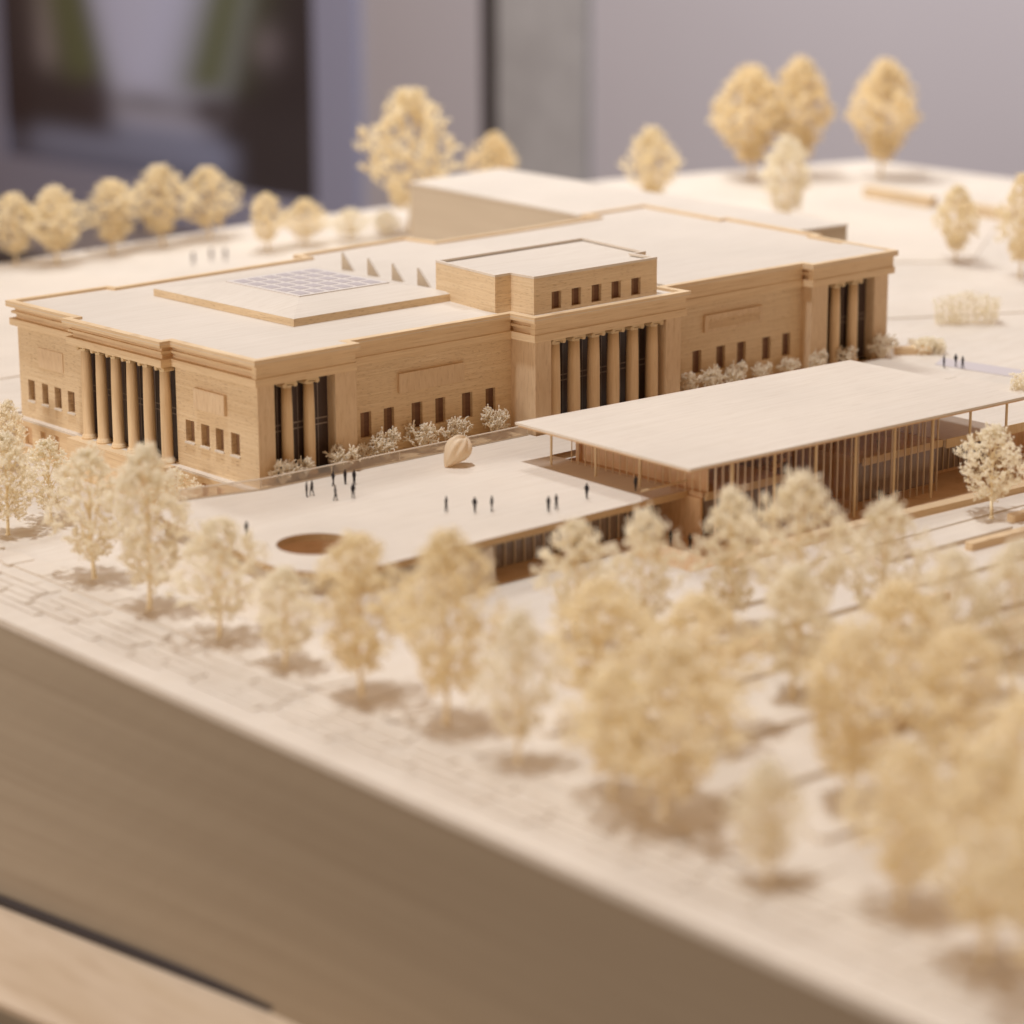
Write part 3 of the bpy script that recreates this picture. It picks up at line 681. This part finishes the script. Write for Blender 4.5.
people = [(1.94, -6.1, 0, 0, 40, 'dark figure standing at the terrace left, nearer one of the left pair'), (2.7, -6.0, 0, 1, 200, 'dark figure just right of another at the terrace left'),
          (6.9, -4.3, 0, 1, 90, 'dark walking figure by the balustrade, left of the upper two'), (8.3, -4.6, 0, 0, 10, 'dark figure by the balustrade, right of the upper two'),
          (3.3, -9.3, 0, 1, 60, 'slim dark figure standing just below the balustrade pair, at left'), (5.2, -9.9, 0, 2, 160, 'dark figure just below the balustrade pair, at right'),
          (8.9, -6.0 + .6, 0, 0, 0, 'lone dark figure between the balustrade pair and the shell sculpture'),
          (9.0, -20.5, 0, 2, 30, 'dark figure on the open terrace, leftmost of the middle three'), (10.9, -22.8, 0, 1, 120, 'dark figure on the open terrace, middle of the three'), (12.5, -23.6, 0, 2, 80, 'dark figure on the open terrace, rightmost of the middle three'),
          (16.7, -27.6, 0, 0, 0, 'dark figure near the terrace front edge, left of a close pair'), (17.9, -27.5, 0, 2, 200, 'dark figure near the terrace front edge, right of a close pair'),
          (23.2, -26.4, 0, 1, 300, 'dark figure alone on the terrace left of the canopy shadow'), (-12.1, -14.6, 0, 2, 20, 'blurred dark figure at the curved left end of the terrace'),
          (102.2, -9.1, 0, 0, 20, 'dark figure beyond the canopy, left of the distant three'), (103.9, -9.6, 0, 1, 90, 'dark figure beyond the canopy, middle of the distant three'), (103.4, -11.1, 0, 2, 190, 'dark figure beyond the canopy, right of the distant three'),
          (60.9, -33.3, .02, 0, 0, 'dark figure on the upper floor behind the pavilion glass'), (51.0, -35.0, ZG + .06, 2, 40, 'dark figure at ground level behind the pavilion mullions'),
          (59.1, -35.0, ZG + .06, 1, 70, 'small dark figure inside the pavilion beside its lower glass room'),
          (30.0, -34.7, ZG + .06, 0, 0, 'dark figure at the foot of the pavilion corner wall'), (29.3, -32.6, ZG + .06, 2, 90, 'dark figure in the shade under the terrace beside the corner wall'), (29.2, -27.5, .005, 2, 90, 'dark figure in shade under the canopy near its front corner')]
for x, y, z, k, a, lab in people:
    o = bpy.data.objects.new('person', PM[k]); COL.objects.link(o); o.location = Vector((x, y, z)) * K; o.rotation_euler.z = R(a); o.scale = (.92, .92, .95)
    tag(o, lab, 'person', 'dark scale figures')
for x, y, lab in [(80.4, 127.8, 'blurred grey figure behind the museum, leftmost of three'), (84.9, 129.0, 'blurred grey figure behind the museum, middle of three'), (86.8, 127.6, 'blurred grey figure behind the museum, rightmost of three')]:
    o = bpy.data.objects.new('person', PB); COL.objects.link(o); o.location = Vector((x, y, -.04)) * K; o.scale = (1.35, 1.35, 1.3)
    tag(o, lab, 'person', 'grey figures behind the museum')

# ------------------------------------------------------------------ trees (unit tree: height 10, crown width ~6)
def tree_meshes(seed, cw=6.0, z0=1.55, H=10.0, tips=230, top=.62, clump=2, br=.135):
    rnd = random.Random(seed); tr = MB(); cr = MB()
    cx = rnd.uniform(-.15, .15); cy = rnd.uniform(-.15, .15)
    tr.tube((0, 0, 0), (cx * .5, cy * .5, z0), .17, .13, 7); tr.tube((cx * .5, cy * .5, z0), (cx, cy, H * .72), .13, .05, 6, caps=False)
    tr.lathe((0, 0, 0), [(.26, 0), (.2, .12), (.16, .3)], 8)
    wt = rnd.uniform(.34, .46)
    # lobes make an uneven outline
    lob = [(rnd.uniform(0, 6.28), rnd.uniform(.15, .95), rnd.uniform(.7, 1.2)) for _ in range(12)]
    def rad(a, t):
        # t 0..1 bottom to top
        base = (max(0, 1 - ((t - wt) / (1.03 - wt)) ** 2) ** top) if t > wt else (.24 + .76 * (t / wt) ** .9)
        k = 1.0
        for la, lt, ls in lob:
            d = math.cos(a - la); w = max(0, d) ** 3 * math.exp(-((t - lt) / .22) ** 2); k += (ls - .95) * w * 1.5
        return cw / 2 * base * k
    nb = 16; limbs = []
    for b in range(nb):
        a = b * 2.4 + rnd.uniform(-.4, .4); t = .06 + .86 * b / nb
        zb = z0 + (H - z0) * max(0, t * .75 - .08); zt_ = z0 + (H - z0) * min(.95, t + .06)
        rr_ = rad(a, t) * rnd.uniform(.4, .65)
        p0 = Vector((cx, cy, zb)); p1 = Vector((cx + rr_ * math.cos(a), cy + rr_ * math.sin(a), zt_))
        tr.tube(p0, p1, .06, .03, 4, caps=False); limbs.append(p1)
    for i in range(26):              # stray sprigs that break the outline
        t = rnd.uniform(.15, 1.0); a = rnd.uniform(0, 6.283); q = rad(a, t) * .9
        c = Vector((cx + q * math.cos(a), cy + q * math.sin(a), z0 + (H - z0) * t * .95))
        p = c + Vector((math.cos(a) * rnd.uniform(.2, .6), math.sin(a) * rnd.uniform(.2, .6), rnd.uniform(.3, .8)))
        cr.tube(c, p, .04, .03, 3, caps=False)
        for j in range(4): cr.blob(p - (p - c) * (j * .22) + Vector((rnd.gauss(0, .07), rnd.gauss(0, .07), rnd.gauss(0, .07))), br * rnd.uniform(.6, 1.1), rnd)
    ncl = int(tips / 2.2)
    for i in range(ncl):
        t = ((i + rnd.random()) / ncl) ** .9; a = i * 2.39996 + rnd.uniform(-.6, .6)
        q = rad(a, t) * (rnd.uniform(.12, 1.0) ** .55) * rnd.uniform(.88, 1.06); z = z0 + (H - z0) * t * .95
        c = Vector((cx + q * math.cos(a), cy + q * math.sin(a), z))
        near = min(limbs, key=lambda s_: (s_ - c).length)
        tr.tube(near, c, .03, .02, 3, caps=False)
        out = Vector((math.cos(a) * .6, math.sin(a) * .6, .7 + .6 * t)).normalized()
        for k_ in range(5):
            d_ = (out + Vector((rnd.gauss(0, .6), rnd.gauss(0, .6), rnd.gauss(0, .5)))).normalized()
            l_ = rnd.uniform(.28, .7) * cw / 6
            p = c + d_ * l_
            cr.tube(c, p, .038, .028, 3, caps=False)
            for j in range(clump):
                o_ = Vector((rnd.gauss(0, 1), rnd.gauss(0, 1), rnd.gauss(0, .9))) * .09
                cr.blob(p + o_ - d_ * (l_ * .4 * (j / clump)), br * rnd.uniform(.5, 1.2), rnd)
    return tr, cr
def make_proto(seed, crm, **kw):
    tr, cr = tree_meshes(seed, **kw)
    e = empty('model_tree'); t = tr.build('trunk', M['trunk'], e, smooth=True); c = cr.build('crown', M[crm], e)
    return e, t, c
protos = []
for s_, crm, kw in [(1, 'crown', dict(tips=380, top=1.0)), (2, 'crownpale', dict(tips=380, top=1.15)), (3, 'crown', dict(tips=420, top=.95)), (4, 'crownpale', dict(tips=340, top=1.2)),
                    (5, 'crowngold', dict(tips=520, top=.95, clump=3, br=.15)), (6, 'crownpale', dict(tips=360, clump=3, br=.115, z0=1.9, top=.9)), (7, 'crown', dict(tips=450, top=1.05, clump=2, br=.15))]:
    protos.append(make_proto(s_, crm, **kw))
used = set()
def place_tree(x, y, z, h, w, k, rot, label, group):
    e, t, c = protos[k]
    if k not in used: used.add(k); r_ = e
    else: r_ = copy_tree(e)
    r_.location = Vector((x, y, z)) * K; r_.rotation_euler = (0, 0, rot); r_.scale = (w / 6.2, w / 6.2, h / 10.4)
    tag(r_, label, 'tree', group)
GS = 'trees along the near edge of the model'; GP = 'trees of the park grove before the pavilion'; GB = 'trees along the far left edge'; GR = 'trees behind the museum at right'
ordn = ['first', 'second', 'third', 'fourth', 'fifth', 'sixth', 'seventh', 'eighth', 'ninth', 'tenth', 'eleventh', 'twelfth']
trees = [(-20.5, 18.2, 12.0, 7.6, 1, 'pale cut-off tree at the left border beside the near edge row', GS), (-14.1, 19.6, 9.8, 7.1, 3, 'small pale tree close to the left facade basement windows', GS)]
for i, (x, y, h, w, k) in enumerate([(-22.8, -2.8, 14.4, 9.1, 3), (-24.7, -15.7, 17.4, 9.3, 1), (-24.7, -27.4, 12.3, 8.6, 5), (-25, -38, 9.8, 7.6, 1), (-24.9, -49, 15.2, 9.7, 0), (-23.8, -59, 17.5, 8.9, 2),
                                     (-25.5, -69.8, 13.2, 6.7, 3), (-24.8, -79.8, 11, 7.7, 0), (-24.9, -85.6, 14.6, 12.4, 2), (-28.1, -98.8, 9.4, 5.9, 1), (-24.7, -107.7, 12.5, 8.5, 0), (-27, -116.7, 15.4, 9.1, 2)]):
    ex = {0: 'slender-trunked pale', 1: 'tall pale', 2: 'rounded lacy', 3: 'small pale', 4: 'broad amber-centred', 5: 'tall narrow two-tone', 6: 'thin pale', 7: 'half hidden', 8: 'widest amber', 9: 'small isolated round', 10: 'tall blurred', 11: 'large heavily blurred'}[i]
    trees.append((x, y, h, w, k, '%s tree, %s from the left among full trees along the plinth edge' % (ex, ordn[i]), GS))
trees.append((-30.3, -124.2, 17.9, 10.5, 0, 'very blurred tree cut off by the lower right corner', GS))
for x, y, h, w, k, lab in [(.1, -49.2, 11.9, 7.8, 1, 'pale tree left of the pair before the terrace front opening'), (2.6, -55.4, 13.6, 7.6, 3, 'pale tree right of the pair before the terrace front opening'),
                           (12, -57.6, 14.4, 7.6, 1, 'pale tree before the front left corner of the canopy pavilion'), (13.3, -64.7, 17, 8.7, 5, 'tallest tree before the middle of the pavilion glass'),
                           (21.1, -67.6, 13.7, 7.7, 3, 'tree before the right end of the pavilion glass'), (-14.1, -67.3, 12.9, 9.2, 0, 'blurred tree behind the row, left part of the grove'),
                           (-10.5, -75.2, 12.8, 9, 2, 'blurred tree in the middle of the grove behind the widest amber tree'), (2.5, -73.5, 12.3, 7.7, 1, 'short blurred tree in the grove centre with a dark shadow spot'),
                           (-12.2, -92.5, 14.5, 9.1, 0, 'large blurred tree behind the small isolated round tree'), (4.3, -83.3, 12.8, 8.3, 2, 'blurred tree in the grove right of centre'),
                           (12.3, -81.9, 13.6, 6.8, 3, 'narrow pale tree in the grove near the right edge'), (15.4, -86.3, 14.8, 7.1, 1, 'narrow pale tree cut by the right edge in the grove'),
                           (-5.1, -97.2, 14.1, 8.4, 0, 'golden blurred tree low in the right part of the grove'), (-10.6, -107.8, 12.5, 9.3, 2, 'golden blurred tree at the right edge of the grove'),
                           (61.9, -48.1, 10.6, 7.1, 5, 'single sharply focused twiggy tree right of the canopy pavilion'),
                           (-3.4, 11.1, 6.1, 5.5, 3, 'little pale tree at the foot of the left facade beside the terrace'), (-5.2, 43.6, 8.9, 5.3, 1, 'tree at the left border beside the museum back corner')]:
    trees.append((x, y, h, w, k, lab, GP))
rt = random.Random(5)
for x, y, h, w, k, lab, g_ in trees: place_tree(x, y, ZG + (.2 if y < -47 else .003), h, w * (1.16 if g_ == GP and y < -60 else 1.05), k, rt.uniform(0, 6.28), lab, g_)
for x, y, h, w, k, lab, g_ in [(59.9, 150.5, 12.5, 9.8, 0, 'blurred tree on the far left edge, first of five before the picture', GB), (65.3, 146.2, 13.5, 11.1, 6, 'blurred tree on the far left edge, second of five before the picture', GB),
                           (77.2, 147.5, 13.4, 11.3, 0, 'blurred tree on the far left edge, third of five before the picture', GB), (88.3, 148.5, 14.7, 11.1, 6, 'blurred tallest tree on the far left edge before the picture', GB),
                           (99.4, 150.1, 13.3, 10.6, 2, 'blurred tree on the far left edge, last of five before the picture', GB), (98.6, 131.6, 10.2, 7.5, 0, 'smaller blurred tree behind the skylight roof, left of two', GB),
                           (106.4, 131.4, 8.4, 7.9, 2, 'smaller blurred tree behind the skylight roof, right of two', GB), (115.3, 130.2, 5.8, 7.7, 3, 'low blurred shrub-like tree behind the museum roof edge', GB),
                           (122.5, 129.3, 4.7, 6.3, 1, 'lowest blurred tree beside the tall golden tree trunk', GB), (128.5, 129.5, 26.6, 16.6, 2, 'tall golden tree behind the museum left of the plain box wing', GR),
                           (165.3, 148.6, 13.6, 8.6, 4, 'golden crown peeping above the plain box wing', GR), (174.8, 116.5, 16.3, 10.2, 6, 'small golden oval tree right behind the plain box wing', GR),
                           (220, 133.3, 23.5, 15.2, 4, 'large golden tree, left one of the tall touching pair', GR), (228.6, 128.4, 24.8, 12.4, 4, 'large golden tree, right one of the tall touching pair', GR),
                           (179.9, 87.7, 16.2, 11.6, 1, 'cream tree in front of the tall golden pair', GR), (239, 116.8, 24.2, 13.5, 4, 'tall golden tree standing alone before the lilac wall', GR),
                           (168.5, 42, 12.8, 7.3, 6, 'small cream tree with oval shadow right of the museum', GR), (163.4, 25.7, 16.7, 8, 0, 'cream tree cut by the right edge beyond the museum', GR)]:
    place_tree(x, y, -.05, h, w * 1.05, k, rt.uniform(0, 6.28), lab, g_)

# ------------------------------------------------------------------ bushes along the museum wall
def bush_mesh(seed, H=2.6, W=2.6):
    rnd = random.Random(seed); mb = MB()
    for i in range(16):
        a = i * 2.4 + rnd.uniform(-.3, .3); q = rnd.uniform(.1, 1) ** .6
        c = Vector((math.cos(a) * q * W * .5, math.sin(a) * q * W * .35, H * (.35 + .6 * rnd.random() * (1.05 - q * .6))))
        mid = Vector((c.x * .5, c.y * .5, c.z * .45))
        mb.tube((c.x * .15, c.y * .15, 0), mid, .10, .085, 5, caps=False); mb.tube(mid, c, .085, .07, 5)
        for k in range(6):
            d = (Vector((c.x, c.y, c.z * .3)).normalized() * .5 + Vector((rnd.gauss(0, .7), rnd.gauss(0, .7), rnd.gauss(.25, .6)))).normalized()
            p = c + d * rnd.uniform(.3, .6); mb.tube(c, p, .075, .06, 5)
            for _ in range(2):
                e = (d + Vector((rnd.gauss(0, .7), rnd.gauss(0, .7), rnd.gauss(.1, .6)))).normalized()
                r_ = p + e * rnd.uniform(.16, .34); mb.tube(p, r_, .06, .07, 5); 
                if rnd.random() < .6: mb.blob(r_, .1, rnd)
    return mb
bp_ = [bush_mesh(11).build('model_bush', M['sprout'], None, smooth=True), bush_mesh(12).build('model_bush', M['sprout'], None, smooth=True), bush_mesh(13).build('model_bush', M['sprout'], None, smooth=True)]
seen = set()
bl = [(3.6, .25, .85, 'white twiggy bush at the near corner before the wing columns'), (6.3, .25, .8, 'white twiggy bush before the right column of the near wing'), (11.6, .2, 1.0, 'white twiggy bush before the pier right of the near wing columns'),
      (15.0, .9, .8, 'small white bush where the wing meets the recessed wall'), (18.7, 1.1, 1.15, 'white twiggy bush under the first two recessed windows'), (24.1, 1.1, 1.15, 'white twiggy bush under the third recessed window, left of the sculpture'), (28.9, 1.1, 1.05, 'white twiggy bush behind the shell sculpture'),
      (34.6, 1.0, 1.2, 'white twiggy bush beside the tall pale pier of the central portico'),
      (66.0, 1.2, 1.05, 'white twiggy bush just right of the central portico'), (70.8, 1.2, 1.0, 'white twiggy bush under the first window right of the portico'), (75.2, 1.3, 1.0, 'white twiggy bush under the second window right of the portico'), (79.6, 1.3, .8, 'white twiggy bush under the middle window right of the portico'),
      (84.4, 1.2, .75, 'white twiggy bush under the last window right of the portico'), (89.2, .3, .9, 'white twiggy bush before the left pier of the far wing'), (94.6, .3, .85, 'white twiggy bush before the far wing columns'), (101.2, .2, 1.05, 'white twiggy bush at the far right corner of the museum')]
rb_ = random.Random(9)
for i, (x, y, s_, lab) in enumerate(bl):
    k = i % 3
    if k not in seen: seen.add(k); o = bp_[k]
    else: o = bp_[k].copy(); COL.objects.link(o)
    o.location = Vector((x, y, -.05)) * K; o.rotation_euler.z = rb_.uniform(-.5, .5) + (math.pi if rb_.random() > .5 else 0); o.scale = (s_ * 1.2, s_ * .8, s_ * 1.25)
    tag(o, lab, 'bush', 'white bushes along the museum front')
# soft hedges further away
def hedge(x, y, z, lx, h, lab, m='crownpale', seed=3):
    rnd = random.Random(seed); mb = MB()
    for i in range(420):
        a = rnd.uniform(-.5, .5); hh = rnd.random() ** .7 * h * (1 - .5 * abs(a))
        p = Vector((a * lx + rnd.gauss(0, .2), rnd.gauss(0, .8), hh)); mb.blob(p, .2, rnd)
        if i % 3 == 0: mb.tube((p.x * .9, p.y * .8, 0), p, .05, .03, 3, caps=False)
    o = mb.build('hedge', M[m]); o.location = Vector((x, y, z)) * K; o.rotation_euler.z = R(-35)
    tag(o, lab, 'hedge', 'loose hedges right of the museum')
hedge(128.5, 8, -.04, 9, 4.6, 'blurred cream hedge clump on the open ground right of the museum', seed=3)
hedge(108.5, -1.5, -.04, 4, 2.2, 'low cream hedge against the museum far right corner', seed=5)
hedge(101.5, -26, -.04, 10, 2.6, 'low twiggy hedge behind the right corner of the canopy', seed=6)
hedge(-3.5, 60.5, ZG, 8, 3.5, 'twiggy hedge by the retaining wall at the left border', seed=7)
mb = MB(); mb.prism([(104.2, .5), (108, -2.5), (109, -1.5), (105.2, 1.6)], -.045, .9)
tag(mb.build('planter_wall', M['trim']), 'low tan planter wall at the museum far right corner', 'wall')

# ------------------------------------------------------------------ room behind
XW = 430
def wallbox(name, y0, y1, x0, x1, m, label=None, cat=None, kind=None, z0=-110, z1=260):
    mb = MB(); mb.box(x0, y0, z0, x1, y1, z1); return tag(mb.build(name, m), label, cat, None, kind)
wallbox('wall', -500, 400, XW, XW + 12, M['roomwall'], kind='structure')
wallbox('wall', 455, 1100, XW, XW + 12, M['roomwall'], kind='structure')
wallbox('wall', 444.6, 454.9, XW - .4, XW + 11, M['gap_shade'], kind='structure')  # dark filler, not a wall: shade of the gap beside the pillar, painted as a strip
wallbox('concrete_pillar', 401, 444.5, XW - 2, XW + 10, M['concrete'], 'rough grey concrete pillar between the lilac wall panels', 'pillar')
# picture: flat framed print, painted with soft colour patches
pic = empty('framed_picture', (XW, 660, -30)); tag(pic, 'large blurred street photograph in a pale blue frame on the back wall', 'picture')
Yl, Yr, Zb, Zt = 781, 548, -66, 62
mb = MB()
for (y0, y1, z0, z1) in ((Yl, Yl + 24, Zb - 22, Zt + 20), (Yr - 26, Yr, Zb - 22, Zt + 20)): mb.box(XW - 3, y0, z0, XW - .1, y1, z1)
mb.box(XW - 3, Yr, Zb - 20, XW - .1, Yl, Zb); mb.box(XW - 3, Yr, Zt, XW - .1, Yl, Zt + 20)
mb.build('frame', M['whiteframe'], pic)
nx, nz = 64, 44
me = bpy.data.meshes.new('print'); vs = []; fs2 = []; cols = []
def sstep(a, b, x): t = max(0, min(1, (x - a) / (b - a))); return t * t * (3 - 2 * t)
def mixc(a, b, t): return tuple(a[i] * (1 - t) + b[i] * t for i in range(3))
def art(u, v):
    w_ = v / .57                       # 0 bottom of the print, 1 about the top of what the photograph shows
    G = lambda x, m, sd: math.exp(-((x - m) / sd) ** 2)
    c = (.46, .455, .60)
    c = mixc(c, (.30, .28, .34), G(w_, .38, .12))
    c = mixc(c, (.20, .205, .29), 1 - sstep(.22, .36, w_))
    c = mixc(c, (.12, .12, .17), 1 - sstep(.0, .16, w_))
    l = 1 - sstep(.24 + .10 * (1 - w_), .36 + .12 * (1 - w_), u)
    c = mixc(c, (.045, .032, .036), l * sstep(.12, .3, w_))
    c = mixc(c, (.22, .18, .19), G(u, .17, .05) * sstep(.45, .7, w_))
    c = mixc(c, (.035, .022, .025), G(u, .05, .06) * G(w_, .3, .3))
    r = sstep(.74 - .16 * (1 - w_), .86 - .12 * (1 - w_), u); c = mixc(c, (.028, .020, .022), r * sstep(.18, .32, w_)); c = mixc(c, (.028, .02, .022), sstep(.80, .9, u))
    c = mixc(c, (.035, .026, .028), sstep(.70, .82, u) * (1 - sstep(.30, .6, w_)))
    c = mixc(c, (.13, .10, .11), G(u, .86, .05) * G(w_, .80, .12))
    c = mixc(c, (.105, .11, .055), G(u, .24 + .12 * (1 - w_), .085) * sstep(.40, .62, w_))
    c = mixc(c, (.05, .035, .04), G(u, .33, .05) * G(w_, .42, .12))
    c = mixc(c, (.105, .11, .062), G(u, .75 - .15 * (1 - w_), .10) * sstep(.42, .6, w_))
    c = mixc(c, (.055, .042, .045), G(u, .70, .08) * G(w_, .42, .09))
    c = mixc(c, (.16, .15, .18), G(u, .5, .12) * G(w_, .43, .05) * .7)
    return c
for j in range(nz + 1):
    for i in range(nx + 1):
        u = i / nx; v = j / nz; vs.append(((XW - 1.5) * K, (Yl + (Yr - Yl) * u) * K, (Zb + (Zt - Zb) * v) * K)); cols.append(tuple(min(1, q * w_) for q, w_ in zip(art(u, v), (1.45, 1.6, 1.7))))
for j in range(nz):
    for i in range(nx):
        a = j * (nx + 1) + i; fs2.append((a, a + nx + 1, a + nx + 2, a + 1))
me.from_pydata(vs, [], fs2); ca = me.color_attributes.new('art', 'FLOAT_COLOR', 'POINT')
for i, c in enumerate(cols): ca.data[i].color = (*c, 1)
pm = bpy.data.materials.new('print_material'); pm.use_nodes = True
at = pm.node_tree.nodes.new('ShaderNodeVertexColor'); at.layer_name = 'art'
pm.node_tree.links.new(at.outputs[0], pm.node_tree.nodes['Principled BSDF'].inputs['Base Color']); pm.node_tree.nodes['Principled BSDF'].inputs['Roughness'].default_value = .6
me.materials.append(pm); pass
po_ = bpy.data.objects.new('print', me); COL.objects.link(po_); po_.parent = pic; po_.location = -pic.location

# ------------------------------------------------------------------ light
w = bpy.data.worlds.new('World'); S.world = w; w.use_nodes = True
w.node_tree.nodes['Background'].inputs[0].default_value = (1.0, .57, .29, 1); w.node_tree.nodes['Background'].inputs[1].default_value = .345
def area(name, loc, target, size, power, color):
    l = bpy.data.lights.new(name, 'AREA'); l.shape = 'DISK'; l.size = size * K; l.energy = power; l.color = color
    o = bpy.data.objects.new(name, l); COL.objects.link(o); o.location = Vector(loc) * K
    o.rotation_euler = (Vector(target) - Vector(loc)).to_track_quat('-Z', 'Y').to_euler(); return o
tg = Vector((45, 10, 0)); dr = Vector((.22, .02, -1)).normalized()
area('ceiling_spot', tg - dr * 640, tg, 46, 318, (.77, .82, .885))
area('side_fill', (-620, 40, 105), (20, 10, 0), 280, 140, (1, .95, .90))  # added fill lamp, unseen, lifts the left-facing sides
area('backdrop_fill', (190, 230, 330), (430, 270, -10), 120, 148, (.85, .87, .90))  # unseen lamp added to brighten the back wall

# ------------------------------------------------------------------ camera
f, ppx, ppy = 2507.4435, 286.2183, 440.2667
cam = bpy.data.cameras.new('camera'); co_ = bpy.data.objects.new('camera', cam); COL.objects.link(co_)
Cc = Vector((-152.4566756, -211.20833194, 66.8478549)); D = Vector((.57916905, .7821291, -.22986363)); Rv = Vector((.79984708, -.59967719, -.02513797)); U_ = Vector((.15750511, .16929662, .97289814))
mw = Matrix((( Rv.x, U_.x, -D.x, Cc.x * K), (Rv.y, U_.y, -D.y, Cc.y * K), (Rv.z, U_.z, -D.z, Cc.z * K), (0, 0, 0, 1)))
co_.matrix_world = mw
cam.sensor_width = 36; cam.lens = f / 1024 * 36; cam.shift_x = (512 - ppx) / 1024; cam.shift_y = (ppy - 512) / 1024
cam.clip_start = .05; cam.clip_end = 60
cam.dof.use_dof = True; cam.dof.focus_distance = 288 * K; cam.dof.aperture_fstop = (cam.lens / 1000) / (3.5 * K)
S.camera = co_
S.view_settings.view_transform = 'Standard'; S.view_settings.look = 'None'; S.view_settings.exposure = 0; S.view_settings.gamma = 1
S.cycles.max_bounces = 12; S.cycles.diffuse_bounces = 8; S.cycles.transparent_max_bounces = 16
S.cycles.use_denoising = True
